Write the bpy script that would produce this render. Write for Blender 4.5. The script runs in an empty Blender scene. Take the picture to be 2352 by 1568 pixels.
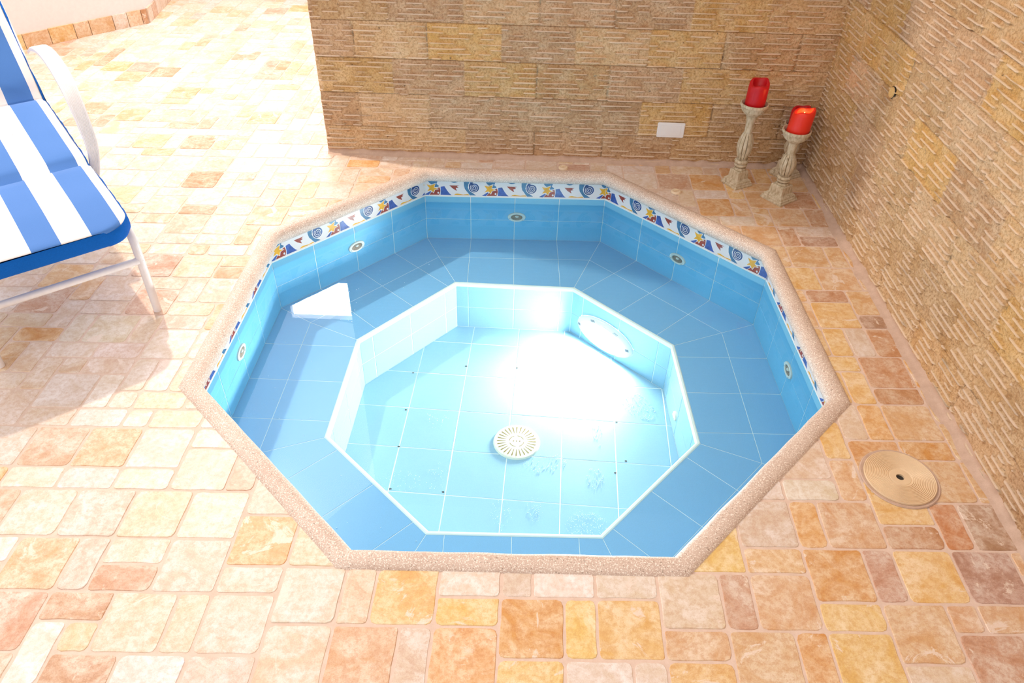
import bpy, bmesh, math, random
import numpy as np
from mathutils import Vector, Matrix
from mathutils.noise import noise as pnoise

C = bpy.context.scene.collection
sc = bpy.context.scene
random.seed(7)

# ------------------------------------------------------------------ camera
cd = bpy.data.cameras.new('camera'); cam = bpy.data.objects.new('camera', cd); C.objects.link(cam)
cd.sensor_width = 36.0; cd.lens = 1733.36 / 2352 * 36.0; cd.clip_start = 0.02; cd.clip_end = 60
CR = Vector((0.99930466, 0.03032436, 0.0216939)); CU = Vector((-0.03600932, 0.63401814, 0.77247933)); CF = Vector((-0.00967062, 0.77272338, -0.63466925))
cam.matrix_world = Matrix(((CR.x, CU.x, -CF.x, 0.0134972), (CR.y, CU.y, -CF.y, -2.0492960), (CR.z, CU.z, -CF.z, 1.5419568), (0, 0, 0, 1)))
sc.camera = cam

# ------------------------------------------------------------------ world, lamps, exposure
w = bpy.data.worlds.new('world'); sc.world = w; w.use_nodes = True
bgn = w.node_tree.nodes['Background']
bgn.inputs[0].default_value = (1.0, 0.94, 0.915, 1); bgn.inputs[1].default_value = 0.80
sc.view_settings.view_transform = 'Standard'; sc.view_settings.look = 'None'
sc.view_settings.gamma = 1.0; sc.view_settings.use_curve_mapping = False
sc.view_settings.exposure = 0.35

def area(name, loc, target, size, energy, color, sy=None, shape='DISK'):
    l = bpy.data.lights.new(name, 'AREA'); l.shape = shape; l.size = size
    if sy: l.size_y = sy
    l.energy = energy; l.color = color
    o = bpy.data.objects.new(name, l); C.objects.link(o); o.location = loc
    o.rotation_euler = (Vector(target) - Vector(loc)).to_track_quat('-Z', 'Y').to_euler()
    return o
area('patio_floodlight', (-2.07, 1.48, 3.0), (-0.4, -0.4, 0), 0.09, 60, (1.0, 0.86, 0.73))
area('fill_beyond_wall', (-2.0, 3.0, 3.1), (-1.3, 2.5, 0), 2.4, 40, (0.96, 0.88, 1.0), 2.1, 'RECTANGLE')  # no real skylight: unseen fill added to brighten the floor beyond the wall
area('fill_front_left', (-1.9, -1.9, 2.6), (-0.8, -1.0, 0), 1.2, 9, (1.0, 0.92, 0.95), 1.2, 'RECTANGLE')  # invented fill panel, added to lift the front-left floor; not an actual skylight

# ------------------------------------------------------------------ helpers
def tag(o, label=None, cat=None, group=None, kind=None):
    if label: o['label'] = label
    if cat: o['category'] = cat
    if group: o['group'] = group
    if kind: o['kind'] = kind
    return o
def empty(name, loc=(0, 0, 0), rz=0.0):
    o = bpy.data.objects.new(name, None); C.objects.link(o); o.location = loc; o.rotation_euler = (0, 0, rz)
    o.empty_display_size = 0.05
    return o
def obj(name, bm, mats, parent=None, smooth=False, loc=None, mat4=None):
    me = bpy.data.meshes.new(name); bm.to_mesh(me); bm.free()
    for m in (mats if isinstance(mats, (list, tuple)) else [mats]): me.materials.append(m)
    if smooth:
        for p in me.polygons: p.use_smooth = True
    o = bpy.data.objects.new(name, me); C.objects.link(o)
    if loc: o.location = loc
    if mat4 is not None: o.matrix_world = mat4
    if parent: o.parent = parent
    return o
def smooth_by_angle(o, deg=35):
    me = o.data
    for p in me.polygons: p.use_smooth = True
    try: me.set_sharp_from_angle(angle=math.radians(deg))
    except Exception: pass
    return o
def dup(root, loc, rz):
    r = root.copy(); C.objects.link(r); r.location = loc; r.rotation_euler = (0, 0, rz)
    for ch in list(root.children):
        c = ch.copy(); C.objects.link(c); c.parent = r
        for g in ch.children:
            d = g.copy(); C.objects.link(d); d.parent = c
    return r

class NT:
    def __init__(s, name, rough=0.5, spec=0.5):
        m = bpy.data.materials.new(name); m.use_nodes = True; s.m = m; s.t = m.node_tree; s.n = s.t.nodes; s.l = s.t.links
        s.b = s.n['Principled BSDF']; s.b.inputs['Roughness'].default_value = rough
        s.b.inputs['Specular IOR Level'].default_value = spec
    def add(s, typ, **kw):
        n = s.n.new(typ)
        for k, v in kw.items(): setattr(n, k, v)
        return n
    def link(s, a, b): s.l.new(a, b)
    def noise(s, vec, scale, detail=4, rough=0.55, dist=0.0):
        n = s.add('ShaderNodeTexNoise'); n.inputs['Scale'].default_value = scale; n.inputs['Detail'].default_value = detail
        n.inputs['Roughness'].default_value = rough; n.inputs['Distortion'].default_value = dist
        if vec is not None: s.link(vec, n.inputs['Vector'])
        return n.outputs['Fac']
    def ramp(s, fac, stops, interp='LINEAR'):
        r = s.add('ShaderNodeValToRGB'); r.color_ramp.interpolation = interp
        while len(r.color_ramp.elements) < len(stops): r.color_ramp.elements.new(0.5)
        for e, (p, c) in zip(r.color_ramp.elements, stops):
            e.position = p; e.color = (c, c, c, 1) if not isinstance(c, (tuple, list)) else (*c, 1)
        s.link(fac, r.inputs[0]); return r.outputs['Color']
    def mix(s, fac, a, b, mode='MIX'):
        x = s.add('ShaderNodeMix', data_type='RGBA', blend_type=mode)
        for sock, v in ((x.inputs[0], fac), (x.inputs[6], a), (x.inputs[7], b)):
            if isinstance(v, (int, float)): sock.default_value = v
            elif isinstance(v, tuple): sock.default_value = (*v, 1)
            else: s.link(v, sock)
        return x.outputs[2]
    def bump(s, h, strength=0.3, dist=0.002, normal=None):
        b = s.add('ShaderNodeBump'); b.inputs['Strength'].default_value = strength; b.inputs['Distance'].default_value = dist
        s.link(h, b.inputs['Height'])
        if normal is not None: s.link(normal, b.inputs['Normal'])
        return b.outputs['Normal']
    def objvec(s): return s.add('ShaderNodeTexCoord').outputs['Object']
    def attr(s, name):
        a = s.add('ShaderNodeAttribute'); a.attribute_name = name; return a

def plain(name, col, rough=0.5, spec=0.5, emit=None, es=0.0, var=0.0, vs=40):
    k = NT(name, rough, spec)
    if var:
        v = k.noise(k.objvec(), vs, 5)
        c = k.ramp(v, [(0.3, tuple(x * (1 - var) for x in col)), (0.7, tuple(min(1, x * (1 + var * .6)) for x in col))])
        k.link(c, k.b.inputs['Base Color'])
    else: k.b.inputs['Base Color'].default_value = (*col, 1)
    if emit:
        k.b.inputs['Emission Color'].default_value = (*emit, 1); k.b.inputs['Emission Strength'].default_value = es
    return k.m

# travertine floor tile: base colour per tile from the colour attribute, clouds, veins, mortar-filled pits
def mat_travertine():
    k = NT('tumbled_travertine', 0.42, 0.4)
    a = k.attr('tint'); ov = k.objvec()
    off = k.add('ShaderNodeVectorMath', operation='SCALE'); comb = k.add('ShaderNodeCombineXYZ')
    k.link(a.outputs['Alpha'], comb.inputs[0]); k.link(a.outputs['Alpha'], comb.inputs[2]); k.link(comb.outputs[0], off.inputs[0]); off.inputs['Scale'].default_value = 37.0
    v = k.add('ShaderNodeVectorMath', operation='ADD'); k.link(ov, v.inputs[0]); k.link(off.outputs[0], v.inputs[1]); vec = v.outputs[0]
    big = k.noise(vec, 11, 7, 0.62, 1.2)
    fine = k.noise(vec, 75, 8, 0.7)
    grain = k.noise(vec, 420, 3, 0.6)
    fill = k.noise(vec, 7, 8, 0.68, 1.6)
    dark = k.mix(1.0, a.outputs['Color'], (0.85, 0.74, 0.62), 'MULTIPLY')
    lite = k.mix(0.36, a.outputs['Color'], (0.93, 0.82, 0.73))
    c = k.mix(k.ramp(big, [(0.36, 0.0), (0.64, 1.0)]), dark, lite)
    c = k.mix(k.ramp(fine, [(0.40, 0.55), (0.56, 0.0)]), c, k.mix(1.0, a.outputs['Color'], (0.72, 0.56, 0.45), 'MULTIPLY'))
    c = k.mix(k.ramp(fill, [(0.60, 0.0), (0.64, 0.75)]), c, (0.84, 0.68, 0.57))
    c = k.mix(0.35, c, k.ramp(grain, [(0.3, (0.60, 0.49, 0.42)), (0.7, (0.96, 0.89, 0.84))]), 'OVERLAY')
    k.link(c, k.b.inputs['Base Color'])
    n = k.bump(fine, 0.35, 0.0015); n = k.bump(grain, 0.25, 0.0006, n); k.link(n, k.b.inputs['Normal'])
    k.link(k.ramp(big, [(0.3, 0.30), (0.7, 0.5)]), k.b.inputs['Roughness'])
    return k.m
def mat_grout(name, c0, c1):
    k = NT(name, 0.85, 0.2); ov = k.objvec()
    n1 = k.noise(ov, 30, 6, 0.6); n2 = k.noise(ov, 300, 3)
    k.link(k.mix(0.3, k.ramp(n1, [(0.3, c0), (0.7, c1)]), k.ramp(n2, [(0.3, c0), (0.7, c1)])), k.b.inputs['Base Color'])
    k.link(k.bump(n2, 0.4, 0.001), k.b.inputs['Normal'])
    return k.m
# split-face wall stone: chipped stone between smooth sawn sticks
def mat_ledger():
    k = NT('split_face_travertine', 0.72, 0.25)
    a = k.attr('tint'); ov = k.objvec()
    big = k.noise(ov, 8, 7, 0.66, 1.0); fine = k.noise(ov, 120, 7, 0.72); grain = k.noise(ov, 400, 3, 0.6); pit = k.noise(ov, 55, 4, 0.5)
    dark = k.mix(1.0, a.outputs['Color'], (0.58, 0.47, 0.38), 'MULTIPLY'); lite = k.mix(0.42, a.outputs['Color'], (0.86, 0.70, 0.50))
    c = k.mix(k.ramp(big, [(0.34, 0.0), (0.66, 1.0)]), k.mix(0.35, a.outputs['Color'], dark), lite)
    c = k.mix(k.ramp(fine, [(0.40, 0.75), (0.54, 0.0)]), c, dark)
    c = k.mix(k.ramp(grain, [(0.5, 0.0), (0.75, 0.35)]), c, (0.9, 0.76, 0.58))
    c = k.mix(k.ramp(pit, [(0.27, 0.8), (0.31, 0.0)]), c, (0.20, 0.12, 0.07))
    stick = k.mix(0.68, a.outputs['Color'], (0.94, 0.77, 0.62))
    r = k.ramp(a.outputs['Alpha'], [(0.35, 0.0), (0.65, 0.85)])
    c = k.mix(r, c, stick)
    k.link(c, k.b.inputs['Base Color'])
    n = k.bump(fine, 1.0, 0.004); n = k.bump(grain, 0.4, 0.001, n); k.link(n, k.b.inputs['Normal'])
    return k.m
def mat_coping():
    k = NT('cast_stone_coping', 0.6, 0.35); ov = k.objvec()
    n1 = k.noise(ov, 7, 5, 0.6); sp = k.noise(ov, 330, 2, 0.5); sd = k.noise(ov, 210, 2, 0.5)
    c = k.ramp(n1, [(0.3, (0.60, 0.44, 0.35)), (0.7, (0.70, 0.55, 0.45))])
    c = k.mix(k.ramp(sp, [(0.54, 0.0), (0.62, 0.9)]), c, (0.97, 0.88, 0.78))
    c = k.mix(k.ramp(sd, [(0.30, 0.85), (0.38, 0.0)]), c, (0.30, 0.22, 0.16))
    k.link(c, k.b.inputs['Base Color']); k.link(k.bump(sp, 0.3, 0.001), k.b.inputs['Normal'])
    return k.m
def mat_pooltile(name, col, var=0.06):
    k = NT(name, 0.22, 0.5); ov = k.objvec()
    n = k.noise(ov, 500, 2, 0.5); b = k.noise(ov, 3, 3)
    c = k.ramp(n, [(0.3, tuple(x * (1 - var) for x in col)), (0.7, tuple(min(1, x * (1 + var)) for x in col))])
    k.link(k.mix(k.ramp(b, [(0.35, 0.0), (0.65, 0.18)]), c, (col[0] * 1.25, col[1] * 1.15, min(1, col[2] * 1.1))), k.b.inputs['Base Color'])
    return k.m
def mat_water():
    m = bpy.data.materials.new('clear_water'); m.use_nodes = True; t = m.node_tree; t.nodes.clear()
    o = t.nodes.new('ShaderNodeOutputMaterial'); mx = t.nodes.new('ShaderNodeMixShader'); tr = t.nodes.new('ShaderNodeBsdfTransparent')
    gl = t.nodes.new('ShaderNodeBsdfGlossy'); fr = t.nodes.new('ShaderNodeFresnel'); fr.inputs['IOR'].default_value = 1.33
    tr.inputs[0].default_value = (0.85, 0.965, 1.0, 1); gl.inputs['Roughness'].default_value = 0.0
    t.links.new(fr.outputs[0], mx.inputs[0]); t.links.new(tr.outputs[0], mx.inputs[1]); t.links.new(gl.outputs[0], mx.inputs[2]); t.links.new(mx.outputs[0], o.inputs[0])
    return m

M = dict(
    trav=mat_travertine(), grout=mat_grout('floor_grout', (0.68, 0.50, 0.39), (0.82, 0.64, 0.53)), ledger=mat_ledger(), coping=mat_coping(),
    mortar=mat_grout('base_mortar', (0.52, 0.36, 0.27), (0.68, 0.50, 0.39)),
    ptile=mat_pooltile('blue_pool_tile', (0.235, 0.475, 0.70)), wtile=mat_pooltile('blue_wall_tile', (0.19, 0.52, 0.74)),
    ftile=mat_pooltile('blue_floor_tile', (0.30, 0.50, 0.62)), pgrout=plain('white_tile_grout', (0.80, 0.86, 0.82), 0.6),
    trim=plain('cream_trim', (0.88, 0.88, 0.78), 0.35), white=plain('white_glaze', (0.83, 0.80, 0.78), 0.2),
    navy=plain('navy_glaze', (0.035, 0.075, 0.24), 0.2, var=.35, vs=60), teal=plain('teal_glaze', (0.07, 0.20, 0.36), 0.2, var=.25, vs=60),
    blue=plain('blue_glaze', (0.06, 0.12, 0.42), 0.2, var=.35, vs=60), yellow=plain('yellow_glaze', (0.86, 0.44, 0.02), 0.2, var=.15, vs=60),
    red=plain('brick_red_glaze', (0.36, 0.06, 0.03), 0.2, var=.2, vs=60),
    jetw=plain('ivory_plastic', (0.78, 0.76, 0.66), 0.35), jetd=plain('brown_jet_hole', (0.30, 0.22, 0.15), 0.5, var=.3, vs=200),  # jet hole is a mottled brown, darker than the ivory flange
    dark=plain('dark_hole', (0.03, 0.025, 0.02), 0.8), lampw=plain('white_lamp_plastic', (0.86, 0.87, 0.85), 0.3),
    slot=plain('grey_slot', (0.25, 0.27, 0.30), 0.6),
    drain=plain('drain_plastic', (0.80, 0.77, 0.62), 0.4), drainslot=plain('drain_slot', (0.20, 0.15, 0.03), 0.6),
    cream=plain('cream_plastic', (0.80, 0.60, 0.38), 0.45, var=.06, vs=30), creamw=plain('cream_lid', (0.86, 0.70, 0.50), 0.4, var=.05, vs=30),
    metal=plain('white_enamelled_tube', (0.86, 0.83, 0.83), 0.25, var=.05, vs=50), chip=plain('rust_chip', (0.30, 0.20, 0.15), 0.8),
    clothb=plain('royal_blue_band', (0.005, 0.11, 0.46), 0.8, 0.1, var=.1, vs=300), plaster=plain('white_plaster', (0.82, 0.78, 0.76), 0.8, var=.03, vs=60),
    plate=plain('white_plastic_plate', (0.86, 0.83, 0.82), 0.3), wood=None, wick=plain('wick', (0.05, 0.03, 0.02), 0.9),
    bubble=plain('air_bubble', (0.9, 0.95, 1.0), 0.1),
)

# ------------------------------------------------------------------ measured plan of the tub
OW = [(-0.44, 1.016), (0.381, 1.036), (0.976, 0.431), (0.997, -0.405), (0.428, -1.012), (-0.392, -1.027), (-0.983, -0.439), (-0.979, 0.429)]
OM = [(-0.368, 0.854), (0.322, 0.871), (0.834, 0.368), (0.840, -0.330), (0.361, -0.855), (-0.331, -0.867), (-0.841, -0.369), (-0.835, 0.339)]
OI = [(-0.275, 0.657), (0.243, 0.647), (0.627, 0.275), (0.644, -0.251), (0.286, -0.655), (-0.246, -0.665), (-0.636, -0.287), (-0.626, 0.240)]
Z_FB, Z_B, Z_F, Z_W = -0.1334, -0.3585, -0.5963, -0.166
WX, WY, WL = 1.279, 1.154, -0.890          # right wall, back wall, end of the back wall
def V2(p): return Vector((p[0], p[1]))
def offset(poly, d):   # move every edge inwards by d (clockwise polygon) with mitred corners
    n = len(poly); out = []
    for i in range(n):
        a, b, c = V2(poly[i - 1]), V2(poly[i]), V2(poly[(i + 1) % n])
        e1 = (b - a).normalized(); e2 = (c - b).normalized()
        n1 = Vector((e1.y, -e1.x)); n2 = Vector((e2.y, -e2.x))
        k = d / (1 + n1.dot(n2)); out.append(tuple(b + (n1 + n2) * k))
    return out

# ------------------------------------------------------------------ floor
GX = lambda k, m: -0.008 + 0.0725 * k + 0.010 * (m * 0.073)
GY = lambda k, m: -1.091 + 0.0730 * m + 0.027 * (0.0725 * k)
PAL = dict(
    ochre=(0.72, 0.48, 0.26), honey=(0.77, 0.61, 0.46), sand=(0.68, 0.54, 0.44), cream=(0.79, 0.71, 0.65), peach=(0.76, 0.63, 0.55), tan=(0.74, 0.50, 0.31), gold=(0.80, 0.52, 0.22), yellow=(0.86, 0.61, 0.26),
    orange=(0.74, 0.42, 0.17), rust=(0.62, 0.31, 0.16), brown=(0.55, 0.34, 0.20), mauve=(0.60, 0.41, 0.31), grey=(0.46, 0.32, 0.25), pale=(0.84, 0.78, 0.74))
FIX = [  # column, row, width, height, colour
    (0, -2, 2, 2, 'orange'), (2, -2, 1, 2, 'yellow'), (3, -2, 2, 2, 'gold'), (5, -1, 2, 2, 'peach'), (7, -1, 1, 2, 'mauve'), (8, -1, 2, 2, 'tan'),
    (5, -2, 2, 1, 'tan'), (7, -3, 2, 2, 'tan'), (9, -3, 1, 2, 'orange'), (10, -3, 2, 2, 'yellow'), (10, -1, 2, 1, 'yellow'), (12, -2, 2, 2, 'tan'), (14, -3, 2, 2, 'mauve'), (14, -1, 1, 1, 'tan'),
    (8, 1, 2, 1, 'tan'), (10, 0, 2, 2, 'orange'), (12, 0, 1, 2, 'mauve'), (13, 0, 2, 2, 'gold'), (8, 2, 2, 2, 'peach'), (10, 2, 1, 2, 'orange'), (11, 2, 2, 2, 'tan'),
    (13, 2, 2, 1, 'brown'), (15, 0, 2, 2, 'grey'), (15, 2, 1, 2, 'rust'), (16, 2, 2, 2, 'grey'), (15, -1, 2, 1, 'tan'), (6, 1, 2, 2, 'yellow'), (13, 3, 2, 2, 'gold'), (17, 0, 2, 2, 'mauve'),
    (-2, -1, 2, 1, 'yellow'), (-4, -1, 2, 2, 'gold'), (-5, -1, 1, 2, 'honey'), (-2, 0, 2, 1, 'cream'), (0, 0, 1, 1, 'cream'), (1, 0, 2, 1, 'pale'), (3, 0, 2, 1, 'pale'),
    (-7, -1, 2, 2, 'cream'), (-9, 0, 2, 1, 'peach'), (-9, 1, 2, 2, 'orange'), (-7, 1, 2, 2, 'honey'), (-9, -2, 2, 2, 'peach'), (-7, -3, 2, 2, 'peach'), (-5, -3, 2, 2, 'tan'),
    (-3, -3, 1, 2, 'peach'), (-2, -3, 2, 2, 'orange'), (0, -4, 2, 2, 'yellow'), (2, -4, 2, 2, 'cream'), (4, -4, 1, 2, 'cream'), (5, -4, 2, 2, 'gold'),
    (-14, -1, 2, 1, 'mauve'), (-12, -2, 2, 2, 'peach'), (-10, -2, 1, 2, 'peach'), (-11, 0, 2, 2, 'peach'), (-13, 0, 2, 1, 'mauve'), (-13, 1, 2, 1, 'peach'), (-16, -2, 2, 2, 'mauve'),
    (-13, -4, 2, 2, 'mauve'), (-11, -4, 2, 2, 'pale'), (-11, 2, 2, 2, 'cream'), (-13, 2, 2, 2, 'honey'),
    (15, 10, 2, 2, 'brown'), (15, 9, 2, 1, 'brown'), (14, 9, 1, 2, 'gold'), (15, 7, 2, 2, 'tan'), (14, 7, 1, 2, 'orange'), (14, 12, 1, 2, 'gold'), (15, 12, 1, 2, 'peach'), (16, 12, 2, 2, 'brown'),
    (16, 14, 2, 1, 'grey'), (14, 14, 2, 2, 'gold'), (14, 16, 2, 1, 'brown'), (15, 17, 2, 2, 'tan'), (13, 17, 2, 2, 'gold'), (14, 19, 2, 2, 'tan'), (15, 21, 2, 1, 'grey'), (12, 21, 2, 2, 'tan'), (17, 17, 1, 2, 'tan'), (16, 23, 2, 2, 'brown'), (14, 23, 2, 2, 'tan'),
    (-20, 26, 2, 2, 'rust'), (-17, 25, 2, 2, 'peach'), (-10, 27, 2, 1, 'tan'), (-10, 25, 2, 2, 'peach'), (-8, 28, 1, 1, 'mauve'), (-19, 24, 2, 2, 'cream'), (-17, 30, 2, 2, 'pale'),
    (-22, 31, 2, 2, 'brown'), (-25, 31, 2, 2, 'tan'), (-24, 34, 2, 1, 'mauve'), (-26, 42, 2, 2, 'peach'),
]
def build_floor():
    K0, K1, R0, R1 = -62, 18, -24, 72
    occ = np.zeros((K1 - K0, R1 - R0), bool); tiles = []
    def put(k, m, a, b, c):
        if k < K0 or m < R0 or k + a > K1 or m + b > R1 or occ[k - K0:k - K0 + a, m - R0:m - R0 + b].any(): return False
        occ[k - K0:k - K0 + a, m - R0:m - R0 + b] = True; tiles.append((k, m, a, b, c)); return True
    for t in FIX: put(*t)
    rnd = random.Random(21)
    names = ['cream'] * 26 + ['peach'] * 28 + ['tan'] * 14 + ['honey'] * 12 + ['gold'] * 1 + ['orange'] * 1 + ['mauve'] * 6 + ['sand'] * 7 + ['brown'] * 1 + ['pale'] * 10
    right = ['tan'] * 6 + ['gold'] * 3 + ['orange'] * 2 + ['peach'] * 2 + ['brown'] * 2 + ['ochre'] * 4
    for m in range(R0, R1):
        for k in range(K0, K1):
            if occ[k - K0, m - R0]: continue
            opts = [(2, 2), (2, 1), (1, 2), (1, 1)]
            r = rnd.random()
            first = (2, 2) if r < .46 else (2, 1) if r < .78 else (1, 2) if r < .96 else (1, 1)
            for s in [first] + opts:
                c = rnd.choice(right if k > 11 else names)
                if put(k, m, s[0], s[1], c): break
    bm = bmesh.new(); col = bm.verts.layers.float_color.new('tint')
    A = [V2(p) for p in OW]
    hard = []
    for (k, m, a, b, cn) in tiles:
        g = 0.0022
        P = [Vector((GX(k, m) + g, GY(k, m) + g)), Vector((GX(k + a, m) - g, GY(k + a, m) + g)), Vector((GX(k + a, m + b) - g, GY(k + a, m + b) - g)), Vector((GX(k, m + b) + g, GY(k, m + b) - g))]
        ce = sum(P, Vector((0, 0))) / 4
        if ce.x > WX + .12 or (ce.x > WL + .05 and ce.y > WY + .14): continue
        pc = PAL[cn]; j = [1 + rnd.uniform(-.07, .07)] * 3
        tint = (pc[0] * j[0], pc[1] * j[1] * rnd.uniform(.97, 1.03), pc[2] * j[2] * rnd.uniform(.93, 1.07), rnd.random())
        ring = []
        for i in range(4):
            p0, p, p1 = P[i - 1], P[i], P[(i + 1) % 4]; r = rnd.uniform(.004, .016)
            d0 = (p0 - p).normalized(); d1 = (p1 - p).normalized()
            ring += [p + d0 * r, p + (d0 + d1) * r * .3, p + d1 * r]
            L = (p1 - p).length; nrm = Vector((d1.y, -d1.x))
            for f in (.35, .65): ring.append(p + d1 * L * f + nrm * rnd.uniform(-.0016, .0012))
        dz = rnd.uniform(-.0006, .0006)
        vo = [bm.verts.new((q.x, q.y, -.0028)) for q in ring]
        vi = [bm.verts.new((q.x + (ce.x - q.x) / max((ce - q).length, .01) * .0026, q.y + (ce.y - q.y) / max((ce - q).length, .01) * .0026, dz)) for q in ring]
        for v in vo + vi: v[col] = tint
        n = len(ring); fs = [bm.faces.new([vo[i], vo[(i + 1) % n], vi[(i + 1) % n], vi[i]]) for i in range(n)] + [bm.faces.new(vi)]
        inside = lambda q, e: all((A[(i + 1) % 8] - A[i]).cross(q - A[i]) < e for i in range(8))
        if any(inside(q, .03) for q in P + [ce]): hard += fs
        # clip along the octagon edge even when no corner is inside
        elif min(abs(ce.x), abs(ce.y)) < 1.2 and any(inside(ce + (A[i] - ce).normalized() * .09, .02) for i in range(8)): hard += fs
    hole = [V2(p) for p in offset(OW, 0.004)]
    hs = set(hard); bmh = bm.copy()
    for f, g in zip(list(bm.faces), list(bmh.faces)): g.tag = f not in hs
    bmesh.ops.delete(bmh, geom=[g for g in bmh.faces if g.tag], context='FACES')
    bmesh.ops.delete(bm, geom=hard, context='FACES')
    def bed(b, pts):
        lay = b.verts.layers.float_color['tint']; vs = [b.verts.new((x, y, -.0016)) for x, y in pts]
        for v in vs: v[lay] = (.7, .5, .4, 0)
        b.faces.new(vs).material_index = 1
    bed(bmh, [(-4.6, -2.9), (WX + .1, -2.9), (WX + .1, WY + .12), (-4.6, WY + .12)])
    bed(bm, [(-4.6, WY + .12), (WL + .2, WY + .12), (WL + .2, 4.25), (-4.6, 4.25)])
    for i in range(8):
        a, b = hole[i], hole[(i + 1) % 8]; d = b - a
        bmesh.ops.bisect_plane(bmh, geom=list(bmh.verts) + list(bmh.edges) + list(bmh.faces), dist=1e-6, plane_co=(a.x, a.y, 0), plane_no=(d.y, -d.x, 0))
    dele = []
    for f in bmh.faces:
        c = f.calc_center_median(); q = Vector((c.x, c.y))
        if all((hole[(i + 1) % 8] - hole[i]).cross(q - hole[i]) < 0 for i in range(8)): dele.append(f)
    bmesh.ops.delete(bmh, geom=dele, context='FACES')
    tmp = bpy.data.meshes.new('tmp'); bmh.to_mesh(tmp); bmh.free(); bm.from_mesh(tmp); bpy.data.meshes.remove(tmp)
    return obj('floor', bm, [M['trav'], M['grout']])
floor = tag(build_floor(), kind='structure')

# ------------------------------------------------------------------ stone walls
TINTS = [(0.727, 0.452, 0.203), (0.752, 0.463, 0.197), (0.775, 0.475, 0.164), (0.8, 0.527, 0.267), (0.643, 0.394, 0.203), (0.69, 0.428, 0.232), (0.788, 0.521, 0.281), (0.667, 0.405, 0.177), (0.8, 0.475, 0.139), (0.678, 0.423, 0.193)]
def smooth1(x): return x * x * (3 - 2 * x)
def vnoise(u, v, seed):    # value noise on numpy grids
    r = np.random.RandomState(seed).rand(256, 256)
    iu = np.floor(u).astype(int); iv = np.floor(v).astype(int); fu = smooth1(u - iu); fv = smooth1(v - iv)
    g = lambda a, b: r[a % 256, b % 256]
    return (g(iu, iv) * (1 - fu) + g(iu + 1, iv) * fu) * (1 - fv) + (g(iu, iv + 1) * (1 - fu) + g(iu + 1, iv + 1) * fu) * fv
def stone_face(name, origin, udir, ndir, width, height, phase, du, dv, seed, thick, flip, cols=None):
    nu = int(width / du) + 1; nv = int(height / dv) + 1
    U, Vv = np.meshgrid(np.linspace(0, width, nu), np.linspace(0, height, nv), indexing='ij')
    tw, th = 0.3075, 0.1515
    row = np.floor((Vv + .022) / th).astype(int); fu = (U - phase) / tw + 0.5 * (row % 2); ci = np.floor(fu).astype(int)
    lu = (fu - ci) * tw; lv = (Vv + .022) - row * th
    rs = np.random.RandomState(seed); H = np.zeros_like(U); T = np.zeros((nu, nv, 4))
    n1 = vnoise(U * 55, Vv * 90, seed + 1); n2 = vnoise(U * 140, Vv * 240, seed + 2); n3 = vnoise(U * 16, Vv * 40, seed + 3)
    base = .0050 * n3 + .0042 * n1 + .0030 * n2
    H[:] = base
    ridge = np.zeros_like(U)
    for r in range(row.min(), row.max() + 1):
        for c in range(ci.min(), ci.max() + 1):
            msk = (row == r) & (ci == c)
            if not msk.any(): continue
            R = np.random.RandomState((r * 131 + c * 17 + seed * 7 + 9999) % 100000)
            t = np.array(TINTS[R.randint(len(TINTS))]) * R.uniform(.93, 1.07)
            T[msk, :3] = t; H[msk] += R.uniform(-.0012, .0016)
            hh = H[msk]; rr = ridge[msk]; x = lu[msk]; y = lv[msk] + .0016 * (n3[msk] - .5)
            nst = 7; y0 = R.uniform(.004, .012)
            for k in range(nst):
                yc = y0 + k * .0213 + R.uniform(-.0015, .0015); x0 = R.uniform(-.06, .05)
                while x0 < tw:
                    L = R.uniform(.04, .165); wv = R.uniform(.0016, .0024)
                    inx = np.clip(np.minimum(x - x0, x0 + L - x) / .008, 0, 1)
                    iny = np.clip((wv - np.abs(y - yc)) / .0008 + .5, 0, 1)
                    s = inx * iny
                    # chipped slope below each stick
                    slope = inx * np.clip(1 - (yc - y) / .011, 0, 1) * (y < yc)
                    hh = np.maximum(hh, hh + slope * .0045)
                    hh = hh * (1 - s) + s * .0155; rr = np.maximum(rr, s)
                    x0 += L + R.uniform(.012, .10)
            edge = np.minimum(np.minimum(x, tw - x), np.minimum(lv[msk], th - lv[msk]))
            hh = np.where(edge < .0016, hh - .006, hh)
            H[msk] = hh; ridge[msk] = rr
    T[..., 3] = ridge
    o = np.array(origin); ud = np.array(udir); nd = np.array(ndir)
    P = o + U[..., None] * ud + Vv[..., None] * np.array([0, 0, 1.0]) + H[..., None] * nd
    idx = np.arange(nu * nv).reshape(nu, nv)
    q = np.stack([idx[:-1, :-1], idx[1:, :-1], idx[1:, 1:], idx[:-1, 1:]], -1).reshape(-1, 4)
    if flip: q = q[:, ::-1]
    verts = P.reshape(-1, 3); tc = T.reshape(-1, 4)
    # solid body behind the face
    b = [o + ud * a + np.array([0, 0, z]) - nd * t for t in (-.001, thick) for a, z in ((0, -.02), (width, -.02), (width, height), (0, height))]
    nb = len(verts); verts = np.vstack([verts, np.array(b)]); tc = np.vstack([tc, np.tile([.62, .45, .27, 0], (8, 1))])
    bq = np.array([[0, 1, 2, 3], [7, 6, 5, 4], [0, 4, 5, 1], [1, 5, 6, 2], [2, 6, 7, 3], [3, 7, 4, 0]]) + nb
    q = np.vstack([q, bq])
    me = bpy.data.meshes.new(name); me.vertices.add(len(verts)); me.vertices.foreach_set('co', verts.astype('f').ravel())
    me.loops.add(q.size); me.loops.foreach_set('vertex_index', q.astype('i').ravel())
    me.polygons.add(len(q)); me.polygons.foreach_set('loop_start', np.arange(0, q.size, 4, dtype='i')); me.polygons.foreach_set('loop_total', np.full(len(q), 4, 'i'))
    me.update(calc_edges=True)
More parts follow.
